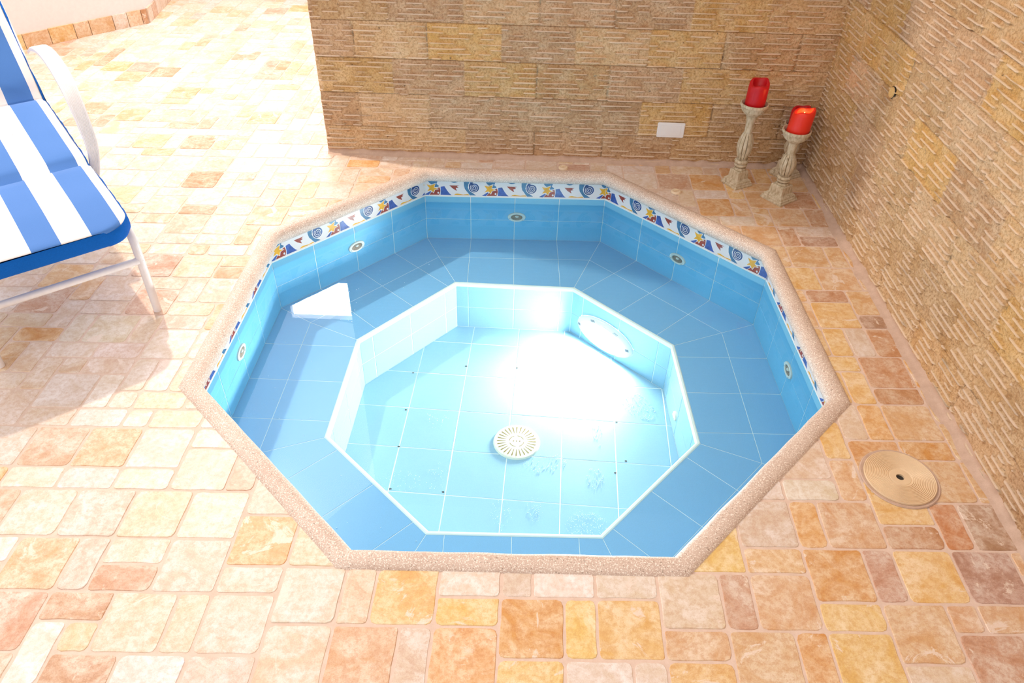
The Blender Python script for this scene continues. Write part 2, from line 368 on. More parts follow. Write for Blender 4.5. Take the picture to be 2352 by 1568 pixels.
    a = me.color_attributes.new('tint', 'FLOAT_COLOR', 'POINT'); a.data.foreach_set('color', tc.astype('f').ravel())
    me.materials.append(M['ledger'])
    ob = bpy.data.objects.new(name, me); C.objects.link(ob); return tag(ob, kind='structure')
stone_face('wall_back', (WL, WY, 0), (1, 0, 0), (0, -1, 0), WX - WL, 2.2, (-.26 - WL) % .3075, .0065, .0019, 3, .17, False)
stone_face('wall_right', (WX, -2.7, 0), (0, 1, 0), (-1, 0, 0), WY + 2.7, 2.2, .11, .0075, .0020, 11, .17, True)

def mortar(name, p0, p1, inward, seed):
    bm = bmesh.new(); n = 160; rnd = random.Random(seed); prof = [(0.0, .020), (.010, .017), (.018, .008), (.028, .0022), (.037, -.0012)]
    rows = []
    for i in range(n + 1):
        b = Vector(p0).lerp(Vector(p1), i / n); rr = []
        for (d, z) in prof:
            k = 1 + .45 * pnoise(Vector((b.x * 9, b.y * 9, d * 30 + seed))); rr.append(bm.verts.new((b.x + inward[0] * d * k, b.y + inward[1] * d * k, z * (1 + .5 * pnoise(Vector((b.x * 25, b.y * 25, seed)))))))
        rows.append(rr)
    for a, b in zip(rows, rows[1:]):
        for j in range(len(prof) - 1): bm.faces.new([a[j], b[j], b[j + 1], a[j + 1]])
    return tag(obj(name, bm, M['mortar'], smooth=True), kind='structure')
mortar('trim_1', (WL, WY + .002, 0), (WX, WY + .002, 0), (0, -1), 1)
mortar('trim_2', (WX + .002, WY, 0), (WX + .002, -2.7, 0), (-1, 0), 5)

def prism(name, pts, z0, z1, mat, parent=None):
    bm = bmesh.new(); a = [bm.verts.new((x, y, z0)) for x, y in pts]; b = [bm.verts.new((x, y, z1)) for x, y in pts]; n = len(pts)
    for i in range(n): bm.faces.new([a[i], a[(i + 1) % n], b[(i + 1) % n], b[i]])
    bm.faces.new(b); bm.faces.new(a[::-1]); bmesh.ops.recalc_face_normals(bm, faces=bm.faces)
    return obj(name, bm, mat, parent)
# white plastered wall in the far left with its tiled skirting
PA, PB, PC = Vector((-2.905, 2.385)), Vector((-2.432, 2.911)), Vector((-2.50, 3.50))
ABd = (PB - PA).normalized(); BCd = (PC - PB).normalized()
P0 = PA - ABd * 1.7; PE = PB + BCd * 1.15
tag(prism('wall_left', [tuple(P0), tuple(PB), tuple(PE), (-4.4, PE.y), (-4.4, P0.y)], 0, 2.6, M['plaster']), kind='structure')
def skirting(name, a, b, nrm, h, t, seed, cols):
    bm = bmesh.new(); col = bm.verts.layers.float_color.new('tint'); rnd = random.Random(seed); L = (b - a).length; d = (b - a) / L; x = 0; i = 0
    while x < L:
        ln = min(rnd.choice([.145, .145, .09]), L - x); g = .002
        p = [a + d * (x + g), a + d * (x + ln - g)]; vs = []
        for z in (0, h - rnd.uniform(0, .004)):
            for q in p:
                for tt in (-.004, t): r = q + nrm * tt; vs.append(bm.verts.new((r.x, r.y, z)))
        c = PAL[cols[i % len(cols)]]; s = rnd.random()
        for v in vs: v[col] = (*c, s)
        for f in ((0, 1, 3, 2), (4, 6, 7, 5), (1, 5, 7, 3), (0, 4, 5, 1), (2, 3, 7, 6)): bm.faces.new([vs[j] for j in f])
        x += ln; i += 1
    bmesh.ops.recalc_face_normals(bm, faces=bm.faces)
    return tag(obj(name, bm, M['trav']), kind='structure')
skirting('baseboard_left', P0, PB, Vector((ABd.y, -ABd.x)), .088, .012, 3, ['tan', 'peach', 'tan', 'brown', 'yellow', 'tan', 'gold', 'tan'])
skirting('baseboard_back', PB, PE, Vector((BCd.y, -BCd.x)), .088, .012, 5, ['peach', 'mauve', 'cream'])
# far wall with the clerestory window that the water mirrors
tag(prism('wall_far', [(-4.4, 4.1), (1.4, 4.1), (1.4, 4.22), (-4.4, 4.22)], 0, 2.42, M['plaster']), kind='structure')
win = tag(empty('window_1', (-1.45, 4.12, 2.42)), kind='structure')
def box(bm, c, s, mi=0):
    r = bmesh.ops.create_cube(bm, size=1); fs = set()
    for v in r['verts']:
        v.co = Vector((v.co.x * s[0] + c[0], v.co.y * s[1] + c[1], v.co.z * s[2] + c[2])); fs.update(v.link_faces)
    for f in fs: f.material_index = mi
    return r['verts']
bm = bmesh.new(); box(bm, (0, 0, .03), (1.84, .1, .06)); box(bm, (0, 0, .545), (1.84, .1, .05)); box(bm, (-.91, 0, .29), (.04, .1, .46)); box(bm, (.91, 0, .29), (.04, .1, .46))
obj('window_frame', bm, M['plaster'], win)
bm = bmesh.new(); box(bm, (0, .02, .29), (1.78, .01, .46)); obj('window_pane', bm, plain('bright_sky_pane', (.9, .9, .9), .3, emit=(1, .98, .97), es=30), win)

# ------------------------------------------------------------------ the tub
tub = tag(empty('hot_tub', (0, 0, Z_F)), 'octagonal sunken hot tub with stone rim, painted tile band and blue tiled bench', 'hot tub')
def local(o): o.location = (-tub.location.x, -tub.location.y, -tub.location.z); return o
def rim():
    prof = [(-.010, -.006), (-.004, .0035), (.006, .0085), (.020, .0110), (.034, .0095), (.045, .0030), (.0515, -.008), (.053, -.020), (.0505, -.031), (.044, -.039), (.034, -.0435), (.002, -.044)]
    bm = bmesh.new(); rings = []
    NS = 26
    for (d, z) in prof:
        p = offset(OW, d); r = []
        for i in range(8):
            a, b = V2(p[i]), V2(p[(i + 1) % 8])
            for k in range(NS):
                q = a.lerp(b, k / NS); wob = .0016 * pnoise(Vector((q.x * 14, q.y * 14, z * 20))); e = (b - a).normalized()
                r.append(bm.verts.new((q.x + e.y * wob, q.y - e.x * wob, z + wob * .6)))
        rings.append(r)
    n = len(rings[0])
    for A_, B_ in zip(rings, rings[1:]):
        for i in range(n): bm.faces.new([A_[i], A_[(i + 1) % n], B_[(i + 1) % n], B_[i]])
    bmesh.ops.recalc_face_normals(bm, faces=bm.faces)
    o = local(obj('stone_coping', bm, M['coping'], tub)); smooth_by_angle(o, 40)
rim()

def panelframe(i, poly):
    a, b = V2(poly[i]), V2(poly[(i + 1) % 8]); d = (b - a); L = d.length; d /= L; n = Vector((d.y, -d.x))  # n points into the tub
    return a, d, n, L
def wall_part(name, poly, z0, z1, zjs, vgap, hgap, tile_mat, joints=(-.203, 0, .203)):
    bm = bmesh.new()
    for i in range(8):
        a, d, n, L = panelframe(i, poly)
        def pt(s, z, o=0.0): q = a + d * s + n * o; return bm.verts.new((q.x, q.y, z))
        f = bm.faces.new([pt(0, z0), pt(L, z0), pt(L, z1), pt(0, z1)]); f.material_index = 1
        ss = [0] + [L / 2 + j for j in joints] + [L]; zz = [z0] + zjs + [z1]
        for k in range(len(ss) - 1):
            for m in range(len(zz) - 1):
                x0, x1 = ss[k] + vgap / 2, ss[k + 1] - vgap / 2; y0, y1 = zz[m] + hgap / 2, zz[m + 1] - hgap / 2
                vo = [pt(x0, y0, .0002), pt(x1, y0, .0002), pt(x1, y1, .0002), pt(x0, y1, .0002)]; e = .0009
                vi = [pt(x0 + e, y0 + e, .0011), pt(x1 - e, y0 + e, .0011), pt(x1 - e, y1 - e, .0011), pt(x0 + e, y1 - e, .0011)]
                for q in range(4): bm.faces.new([vo[q], vo[(q + 1) % 4], vi[(q + 1) % 4], vi[q]])
                bm.faces.new(vi)
    bmesh.ops.recalc_face_normals(bm, faces=[]) 
    return local(obj(name, bm, [tile_mat, M['pgrout']], tub))
wall_part('upper_wall_tiles', OW, Z_B, Z_FB - .002, [-.2536], .0028, .0014, M['wtile'])
OIw = offset(OI, .006)
wall_part('well_wall_tiles', OIw, Z_F, Z_B - .004, [-.486], .0030, .0014, M['ftile'])

def poly_tile(bm, pts, z, gap, h=.0009, mi=0):
    """inset convex polygon laid flat, raised a little above its grout"""
    n = len(pts); ar = sum(pts[i].x * pts[(i + 1) % n].y - pts[(i + 1) % n].x * pts[i].y for i in range(n))
    if abs(ar) < 2e-4: return
    if ar > 0: pts = pts[::-1]
    cl = []
    for p in pts:
        if not cl or (p - cl[-1]).length > 1e-3: cl.append(p)
    if (cl[0] - cl[-1]).length < 1e-3: cl.pop()
    if len(cl) < 3: return
    p1 = offset([tuple(p) for p in cl], gap / 2); p2 = offset([tuple(p) for p in cl], gap / 2 + .0008); n = len(p1)
    a = [bm.verts.new((*p, z + .0002)) for p in p1][::-1]; b = [bm.verts.new((*p, z + h)) for p in p2][::-1]
    for i in range(n): bm.faces.new([a[i], a[(i + 1) % n], b[(i + 1) % n], b[i]]).material_index = mi
    bm.faces.new(b).material_index = mi
def bench():
    bm = bmesh.new()
    for i in range(8):
        a, b = V2(OW[i]), V2(OW[(i + 1) % 8]); ia, ib = V2(OI[i]), V2(OI[(i + 1) % 8])
        f = bm.faces.new([bm.verts.new((p.x, p.y, Z_B)) for p in (a, b, ib, ia)][::-1]); f.material_index = 1
    for (PO, PI) in ((OW, OM), (OM, OI)):
        for i in range(8):
            a, b, ia, ib = V2(PO[i]), V2(PO[(i + 1) % 8]), V2(PI[i]), V2(PI[(i + 1) % 8])
            mo, mi_ = (V2(OW[i]) + V2(OW[(i + 1) % 8])) / 2, None
            d = (V2(OW[(i + 1) % 8]) - V2(OW[i])).normalized()
            so = lambda t: a + (b - a) * (((mo + d * t - a).dot(d)) / (b - a).dot(d))
            si = lambda t: ia + (ib - ia) * (((mo + d * t - ia).dot(d)) / (ib - ia).dot(d))
            ts = (-.203, 0, .203)
            O_ = [a] + [so(t) for t in ts] + [b]; I_ = [ia] + [si(t) for t in ts] + [ib]
            for k in range(4): poly_tile(bm, [O_[k], O_[k + 1], I_[k + 1], I_[k]], Z_B, .0018)
    return local(obj('bench_seat', bm, [M['ptile'], M['pgrout']], tub))
bench()
def well_trim():
    prof = [(-.003, .0012), (.001, .0030), (.008, .0022), (.0118, -.002), (.0118, -.012), (.005, -.013)]
    bm = bmesh.new(); rings = [[bm.verts.new((*p, Z_B + z)) for p in offset(OI, d)] for d, z in prof]
    for A_, B_ in zip(rings, rings[1:]):
        for i in range(8): bm.faces.new([A_[i], A_[(i + 1) % 8], B_[(i + 1) % 8], B_[i]])
    bmesh.ops.recalc_face_normals(bm, faces=bm.faces)
    local(obj('well_edge_trim', bm, M['trim'], tub))
well_trim()
def clip(pts, poly):
    for i in range(len(poly)):
        a, b = V2(poly[i]), V2(poly[(i + 1) % len(poly)]); out = []
        ins = lambda p: (b - a).cross(p - a) <= 0
        for j in range(len(pts)):
            p, q = pts[j], pts[(j + 1) % len(pts)]
            if ins(p): out.append(p)
            if ins(p) != ins(q):
                s = (b - a).cross(p - a) / ((b - a).cross(p - a) - (b - a).cross(q - a)); out.append(p + (q - p) * s)
        pts = out
        if len(pts) < 3: return []
    return pts
def well_floor():
    bm = bmesh.new(); f = bm.faces.new([bm.verts.new((*p, Z_F)) for p in OIw][::-1]); f.material_index = 1
    o = Vector((-.214, .103)); eu = Vector((.205, -.0095)); ev = Vector((.0085, .2130))
    for i in range(-3, 5):
        for j in range(-4, 4):
            p = [o + eu * a + ev * b for a, b in ((i, j), (i + 1, j), (i + 1, j + 1), (i, j + 1))]
            p = clip(p, OIw)
            if p: poly_tile(bm, p, Z_F, .0034)
    for (x, y) in [(-.43, .32), (-.21, .375), (.008, .375), (-.43, .098), (-.43, -.10), (-.43, -.305), (-.24, -.31), (.397, .27), (.41, .073), (.43, -.13), (.385, -.19)]:
        c = bmesh.ops.create_circle(bm, cap_ends=True, segments=9, radius=.0035, matrix=Matrix.Translation((x, y, Z_F + .0016)) @ Matrix.Diagonal((1.4, 1, 1, 1)))
        for v in c['verts']:
            v.co.x += random.uniform(-.0008, .0008)
            for ff in v.link_faces: ff.material_index = 2
    return local(obj('well_floor', bm, [M['ftile'], M['pgrout'], M['dark']], tub))
well_floor()

# painted frieze tiles: shapes read off the band, in motif units (1047 wide, bottom at 0)
MOT = []
def shape(mat, pts, lv): MOT.append((mat, [(x - 130, 375 - y + .024 * (x - 130)) for x, y in pts], lv))
shape('teal', [(205, 138), (225, 165), (262, 190), (290, 215), (320, 235), (380, 232), (398, 215), (352, 182), (362, 158), (372, 138), (372, 95), (200, 95)], 1)
shape('blue', [(126, 366), (235, 305), (250, 320), (200, 372)], 1)
shape('red', [(212, 368), (255, 325), (290, 290), (330, 268), (400, 238), (412, 262), (418, 300), (408, 345), (392, 370)], 1)
shape('yellow', [(172, 188), (245, 205), (328, 178), (305, 240), (372, 268), (312, 280), (290, 330), (250, 290), (180, 304), (222, 252)], 3)
shape('blue', [(418, 370), (426, 300), (425, 230), (495, 220), (515, 255), (545, 300), (580, 345), (618, 376)], 1)
shape('red', [(583, 205), (680, 208), (768, 210), (722, 226), (752, 245), (700, 254), (718, 306), (640, 258)], 1)
shape('yellow', [(662, 374), (690, 356), (730, 350), (770, 358), (830, 368), (900, 362), (930, 362), (942, 380), (820, 378)], 1)
shape('teal', [(608, 142), (640, 156), (668, 163), (700, 160), (740, 146), (735, 110), (612, 108)], 1)
shape('teal', [(848, 152), (905, 95), (968, 150), (935, 190), (920, 240), (935, 280), (960, 312), (1010, 345), (1068, 384), (955, 382), (905, 320), (865, 270), (850, 215)], 1)
shape('navy', [(965, 155), (1025, 158), (1005, 172)] + [(1032 + 92 * math.cos(t), 252 - 78 * math.sin(t)) for t in [math.radians(a) for a in range(70, -200, -15)]] + [(940, 200)], 2)
SPI = []
for k in range(46):
    t = k / 45; a = math.radians(250 - 830 * t); r = 8 + 62 * t ** .95
    SPI.append((1036 + r * math.cos(a) * 1.05, 250 - r * math.sin(a)))
def frieze():
    bm = bmesh.new(); slots = ['white', 'teal', 'blue', 'red', 'yellow', 'navy', 'pgrout']; z0, z1 = Z_FB, -.040
    KX, KZ = .2600 / 1047, .0655 / 228
    starts = {7: 0.0, 0: 0.0, 1: .15, 2: .40, 6: .63, 3: .2, 4: .5, 5: .1}
    for i in range(8):
        a, d, n, L = panelframe(i, OW)
        def V(s, z, o): q = a + d * s + n * o; return bm.verts.new((q.x, q.y, z))
        bm.faces.new([V(0, z0, .0006), V(L, z0, .0006), V(L, z1, .0006), V(0, z1, .0006)])
        # white grout line under the band
        f = bm.faces.new([V(0, z0 - .004, .0013), V(L, z0 - .004, .0013), V(L, z0 + .0005, .0013), V(0, z0 + .0005, .0013)]); f.material_index = 6
        f = bm.faces.new([V(0, z0, .0022), V(.0014, z0, .0022), V(.0014, z1, .0022), V(0, z1, .0022)]); f.material_index = 6
        ph = starts[i]
        for rep in range(-1, 5):
            s_off = (rep - ph) * .26
            def draw(mat, pts, lv):
                P = [Vector((s_off + x * KX, z0 + .0015 + y * KZ)) for x, y in pts]
                # clip to panel (x) and band (z)
                for nx, ny, c in ((1, 0, .001), (-1, 0, -(L - .001)), (0, 1, z0 + .001), (0, -1, -z1)):
                    out = []
                    for j in range(len(P)):
                        p, q = P[j], P[(j + 1) % len(P)]; dp = p.x * nx + p.y * ny - c; dq = q.x * nx + q.y * ny - c
                        if dp >= 0: out.append(p)
                        if (dp >= 0) != (dq >= 0): out.append(p + (q - p) * (dp / (dp - dq)))
                    P = out
                    if len(P) < 3: return
                vs = [V(p.x, p.y, .0006 + lv * .00022) for p in P]
                try: f = bm.faces.new(vs); f.material_index = slots.index(mat)
                except ValueError: pass
            for mat, pts, lv in MOT:
                if mat == 'yellow' and lv == 3:   # white outline round the star
                    cx = sum(p[0] for p in pts) / len(pts); cy = sum(p[1] for p in pts) / len(pts)
                    draw('white', [(cx + (x - cx) * 1.2, cy + (y - cy) * 1.2) for x, y in pts], 2)
                if mat == 'navy':
                    cx = sum(p[0] for p in pts) / len(pts); cy = sum(p[1] for p in pts) / len(pts)
                    draw('white', [(cx + (x - cx) * 1.12, cy + (y - cy) * 1.12) for x, y in pts], 1.5)
                draw(mat, pts, lv)
            draw('white', [(378 - 130 + 17 * math.cos(t), 375 - 335 + 6 + 17 * math.sin(t)) for t in [k * math.pi / 5 for k in range(10)]], 3)
            for k in range(len(SPI) - 1):
                (x0, y0), (x1, y1) = SPI[k], SPI[k + 1]; dx, dy = x1 - x0, y1 - y0; l = math.hypot(dx, dy); wq = 4.6; ox, oy = -dy / l * wq, dx / l * wq
                e = 1.5 / l
                q = [(x0 - dx * e + ox, y0 - dy * e + oy), (x1 + dx * e + ox, y1 + dy * e + oy), (x1 + dx * e - ox, y1 + dy * e - oy), (x0 - dx * e - ox, y0 - dy * e - oy)]
                draw('white', [(x - 130, 375 - y + .024 * (x - 130)) for x, y in q], 3)
    bmesh.ops.recalc_face_normals(bm, faces=[])
    return local(obj('painted_tile_frieze', bm, [M[s] for s in slots], tub))
frieze()

# water
bm = bmesh.new(); bm.faces.new([bm.verts.new((*p, Z_W)) for p in offset(OW, .0015)][::-1])
tag(obj('pool_water', bm, mat_water()), 'still clear water filling the octagonal blue hot tub', 'water', kind='stuff')

# fittings ------------------------------------------------------------------
def lathe(bm, prof, n=32, mi=0, closed=False, mat4=None):
    rings = []
    for r, z in prof:
        rings.append([bm.verts.new((r * math.cos(2 * math.pi * k / n), r * math.sin(2 * math.pi * k / n), z)) for k in range(n)] if r > 1e-6 else [bm.verts.new((0, 0, z))])
    nf = []
    for A_, B_ in zip(rings, rings[1:]):
        for k in range(n):
            k2 = (k + 1) % n
            if len(A_) == 1 and len(B_) == 1: continue
            if len(A_) == 1: f = bm.faces.new([A_[0], B_[k2], B_[k]])
            elif len(B_) == 1: f = bm.faces.new([A_[k], A_[k2], B_[0]])
            else: f = bm.faces.new([A_[k], A_[k2], B_[k2], B_[k]])
            f.material_index = mi; nf.append(f)
    if mat4 is not None: bmesh.ops.transform(bm, matrix=mat4, verts=[v for r in rings for v in r])
    return nf
def onwall(i, poly, s, z, o=0.0):   # frame: local x along the wall, y up, z into the tub
    a, d, n, L = panelframe(i, poly); q = a + d * (L / 2 + s) + n * o
    m = Matrix(((d.x, 0, n.x, q.x), (d.y, 0, n.y, q.y), (0, 1, 0, z), (0, 0, 0, 1)))
    return m
def jet(i, s, z, label):
    e = empty('jet_fitting'); e.matrix_world = onwall(i, OW, s, z, .0012)
    tag(e, label, 'water jet', 'round ivory water jets in the upper tub wall')
    sq = Matrix.Diagonal((1, .56, 1, 1))
    bm = bmesh.new(); lathe(bm, [(.026, .002), (.0275, .0055), (.036, .0068), (.0405, .005), (.042, 0)], 40, mat4=sq); bmesh.ops.recalc_face_normals(bm, faces=bm.faces)
    f = obj('flange', bm, M['jetw'], e); smooth_by_angle(f, 40)
    bm = bmesh.new(); lathe(bm, [(0, .0014), (.012, .0016), (.020, .0022), (.0262, .0036)], 40, mat4=sq); lathe(bm, [(0, .008), (.006, .0078), (.0085, .005), (.009, .0015)], 24, 1, mat4=Matrix.Translation((0.001, .004, 0)) @ sq)
    bmesh.ops.recalc_face_normals(bm, faces=bm.faces); g = obj('nozzle', bm, [M['jetd'], M['jetw']], e); smooth_by_angle(g, 40)
    for an in (200, 320):
        bm = bmesh.new(); lathe(bm, [(0, .0074), (.0016, .0072), (.0018, .0064)], 10, mat4=Matrix.Translation((.0335 * math.cos(math.radians(an)), .0335 * .56 * math.sin(math.radians(an)), 0)))
        obj('screw', bm, M['slot'], f)
    return e
jet(0, .010, -.235, 'round ivory water jet in the middle of the back tub wall')
jet(1, .012, -.240, 'round ivory water jet in the slanting tub wall nearest the candlesticks')
jet(2, 0, -.239, 'round ivory water jet in the tub wall facing the right stone wall side')
jet(7, .001, -.232, 'round ivory water jet in the slanting tub wall between lounger side and back wall')
jet(6, -.014, -.219, 'round ivory water jet in the left tub wall nearest the lounger')

lamp = empty('underwater_light'); lamp.matrix_world = onwall(1, OIw, -.064, -.503, .0012)
tag(lamp, 'large round white underwater lamp glowing on the slanting well wall of the tub', 'pool light')
sq = Matrix.Diagonal((1, .47, 1, 1))
bm = bmesh.new(); lathe(bm, [(.1115, .0185), (.114, .0195), (.128, .0185), (.146, .014), (.154, .007), (.155, 0)], 64, mat4=sq)
bmesh.ops.recalc_face_normals(bm, faces=bm.faces); fr = obj('lamp_bezel', bm, M['lampw'], lamp); smooth_by_angle(fr, 40)
bm = bmesh.new()
for an in (118, 62, 8, 180, 240, 300):
    bm = bmesh.new()
    for k in range(-2, 3):
        m4 = sq @ Matrix.Rotation(math.radians(an), 4, 'Z') @ Matrix.Translation((.134, k * .0048, .0182)) @ Matrix.Rotation(math.radians(14), 4, 'Y')
        vs = box(bm, (0, 0, 0), (.016, .0017, .0016)); bmesh.ops.transform(bm, matrix=m4, verts=vs)
    obj('vent_slot', bm, M['slot'], fr)
bm = bmesh.new(); lathe(bm, [(0, .024), (.06, .0235), (.098, .021), (.112, .018)], 48, mat4=sq); bmesh.ops.recalc_face_normals(bm, faces=bm.faces)
sp = bpy.data.lights.new('pool_lamp_beam', 'SPOT'); sp.energy = 52; sp.color = (1.0, .90, .83); sp.spot_size = math.radians(125); sp.spot_blend = 1.0; sp.shadow_soft_size = .05
so_ = bpy.data.objects.new('pool_lamp_beam', sp); C.objects.link(so_); so_.location = (.345, .455, -.485); so_.rotation_euler = (Vector((-.14, -.20, -.60)) - so_.location).to_track_quat('-Z', 'Y').to_euler()
obj('glowing_lens', bm, plain('glowing_lens', (.9, .95, 1), .3, emit=(1.0, .92, .86), es=300), lamp, smooth=True)

plug = empty('wall_plug'); plug.matrix_world = onwall(2, OIw, -.034, -.522, .0012)
tag(plug, 'small greenish-cream plug low on the right wall of the tub well', 'plug')
bm = bmesh.new(); lathe(bm, [(0, .007), (.014, .0068), (.021, .005), (.023, 0)], 32, mat4=Matrix.Diagonal((1, .62, 1, 1))); bmesh.ops.recalc_face_normals(bm, faces=bm.faces)
smooth_by_angle(obj('cap', bm, M['drain'], plug), 40)
bm = bmesh.new(); box(bm, (0, 0, .0075), (.026, .0035, .003)); obj('grip', bm, M['drain'], plug)

dr = tag(empty('drain_cover', (.017, -.055, Z_F + .001)), 'round white drain cover with radial slots on the tub well floor', 'drain')
bm = bmesh.new(); lathe(bm, [(0, .0065), (.078, .0062), (.086, .005), (.090, 0)], 64); bmesh.ops.recalc_face_normals(bm, faces=bm.faces)
smooth_by_angle(obj('grate', bm, M['drain'], dr), 40)
bm = bmesh.new()
for k in range(28):
    an = 2 * math.pi * k / 28; c, s = math.cos(an), math.sin(an); z = .0067
    q = [(.041, -.0008), (.074, -.0024), (.0765, 0), (.074, .0024), (.041, .0008)]
    bm.faces.new([bm.verts.new((x * c - y * s, x * s + y * c, z)) for x, y in q])
for k in range(4):
    a0 = math.radians(20 + 90 * k); a1 = math.radians(85 + 90 * k); N = 10
    o_ = [bm.verts.new((.029 * math.cos(a0 + (a1 - a0) * t / N), .029 * math.sin(a0 + (a1 - a0) * t / N), .0068)) for t in range(N + 1)]
    i_ = [bm.verts.new((.0265 * math.cos(a0 + (a1 - a0) * t / N), .0265 * math.sin(a0 + (a1 - a0) * t / N), .0068)) for t in range(N + 1)]
    for t in range(N): bm.faces.new([o_[t], o_[t + 1], i_[t + 1], i_[t]])
for x in (-.012, 0, .012):
    for y in (0,): bmesh.ops.create_circle(bm, cap_ends=True, segments=10, radius=.0028, matrix=Matrix.Translation((x, y, .0069)))
obj('slots', bm, M['drainslot'], dr)

# air bubbles on the tub floor and walls, and specks floating on the surface
def bubbles():
    bm = bmesh.new(); rnd = random.Random(4)
    def blob(x, y, z, r): bmesh.ops.create_icosphere(bm, subdivisions=1, radius=r, matrix=Matrix.Translation((x, y, z)))
    for (cx, cy, rx, ry, rot, n) in [(.50, .175, .055, .10, .6, 300), (.20, .49, .018, .065, .5, 90), (.13, -.155, .09, .045, .2, 110), (.31, -.22, .035, .05, 0, 90), (.27, -.44, .075, .07, .1, 300), (-.03, -.40, .04, .07, 0, 60), (.09, -.37, .03, .06, 0, 60), (-.40, -.27, .08, .05, 0, 60), (-.27, -.24, .04, .07, 0, 40), (.33, 0, .02, .06, 0, 40), (-.30, .06, .05, .06, 0, 30)]:
        for _ in range(n):
            a = rnd.uniform(0, 6.28); r = math.sqrt(rnd.random()); x, y = rx * r * math.cos(a), ry * r * math.sin(a)
            X, Y = cx + x * math.cos(rot) - y * math.sin(rot), cy + x * math.sin(rot) + y * math.cos(rot)
            if clip([Vector((X, Y)), Vector((X + .001, Y)), Vector((X, Y + .001))], OIw): blob(X, Y, Z_F + .003, rnd.uniform(.0006, .0015))
    for _ in range(70): blob(rnd.uniform(-.78, -.25), rnd.uniform(-.95, .3), 0, 0.0) if False else None
    for _ in range(60):
        i = rnd.choice([5, 6, 6, 7, 5, 4]); t = rnd.random(); u = rnd.uniform(.08, .92)
        p = V2(OW[i]).lerp(V2(OW[(i + 1) % 8]), t).lerp(V2(OI[i]).lerp(V2(OI[(i + 1) % 8]), t), u)
        blob(p.x, p.y, Z_B + .003, rnd.uniform(.0008, .0019))
    for _ in range(26): blob(rnd.gauss(-.645, .02), rnd.uniform(.11, .33), Z_W + .0003, rnd.uniform(.0008, .0016))
    return tag(obj('air_bubbles', bm, M['bubble']), 'tiny white air bubbles scattered over the tub tiles', 'bubbles', kind='stuff')
bubbles()

# ------------------------------------------------------------------ things set in the floor and walls
def floor_cap(loc, rz, label):
    e = tag(empty('floor_cap', loc, rz), label, 'cap', 'small round cream caps on the floor behind the tub')
    bm = bmesh.new(); lathe(bm, [(0, .0075), (.013, .0078), (.0145, .0088), (.019, .008), (.0215, .0045), (.0222, 0)], 40); bmesh.ops.recalc_face_normals(bm, faces=bm.faces)
    smooth_by_angle(obj('lid', bm, M['creamw'], e), 40)
    bm = bmesh.new(); vs = box(bm, (0, 0, .0095), (.026, .0055, .004)); bmesh.ops.bevel(bm, geom=list(bm.edges), offset=.0015, segments=2, affect='EDGES')
    obj('grip_bar', bm, M['creamw'], e)
floor_cap((.182, 1.062, .0005), .5, 'small round cream cap on the floor between the tub rim and the back wall')
floor_cap((.660, .872, .0005), .25, 'small round cream cap on the floor left of the candlesticks')

cv = tag(empty('round_floor_cover', (1.043, -.690, .0005)), 'large round cream cover with concentric ridges and a center hole, right of the tub', 'cover')
bm = bmesh.new(); R = .0925
prof = [(.0105, -.0005), (.0105, .0060), (.012, .0062), (.027, .0062), (.0285, .0052), (.030, .0062)]
r = .031
while r < R - .004:
    prof += [(r, .0062), (r + .0014, .0073), (r + .0026, .0073), (r + .0036, .0056)]; r += .0041
prof += [(R - .002, .0058), (R, .004), (R, 0)]
lathe(bm, prof, 96); bmesh.ops.recalc_face_normals(bm, faces=bm.faces); obj('ridged_lid', bm, M['cream'], cv)
bm = bmesh.new(); lathe(bm, [(0, .0004), (.0104, .0006)], 24); obj('center_hole', bm, M['dark'], cv)
bm = bmesh.new(); lathe(bm, [(R + .0004, .0016), (R + .003, .0022), (R + .0075, .003), (R + .010, .0002)], 96); bmesh.ops.recalc_face_normals(bm, faces=bm.faces); obj('cover_surround', bm, M['mortar'], cv)

pl = tag(empty('blank_plate', (.6485, WY - .0125, .162)), 'white rectangular blank plate low on the back stone wall', 'wall plate')
bm = bmesh.new(); box(bm, (0, 0, 0), (.120, .010, .068)); bmesh.ops.bevel(bm, geom=list(bm.edges), offset=.003, segments=3, affect='EDGES'); smooth_by_angle(obj('plate_cover', bm, M['plate'], pl), 40)
bm = bmesh.new(); box(bm, (0, -.0052, 0), (.086, .0012, .046)); bmesh.ops.bevel(bm, geom=list(bm.edges), offset=.0004, segments=1, affect='EDGES'); obj('blank_insert', bm, M['plate'], pl)

wc = empty('wall_nozzle'); wc.matrix_world = Matrix(((0, 0, -1, WX - .012), (1, 0, 0, .545), (0, 1, 0, .582), (0, 0, 0, 1)))
tag(wc, 'small round tan cap on the right stone wall', 'cap')
bm = bmesh.new(); lathe(bm, [(0, .006), (.006, .006), (.007, .0068), (.0115, .0068), (.012, .0055), (.0165, .005), (.0185, 0)], 36); bmesh.ops.recalc_face_normals(bm, faces=bm.faces); smooth_by_angle(obj('cap_disc', bm, plain('tan_plastic', (.66, .42, .16), .5), wc), 30)
bm = bmesh.new(); lathe(bm, [(.0180, -.012), (.0205, -.001), (.0185, -.0005), (.015, -.012)], 36); obj('drilled_hole', bm, M['dark'], wc)

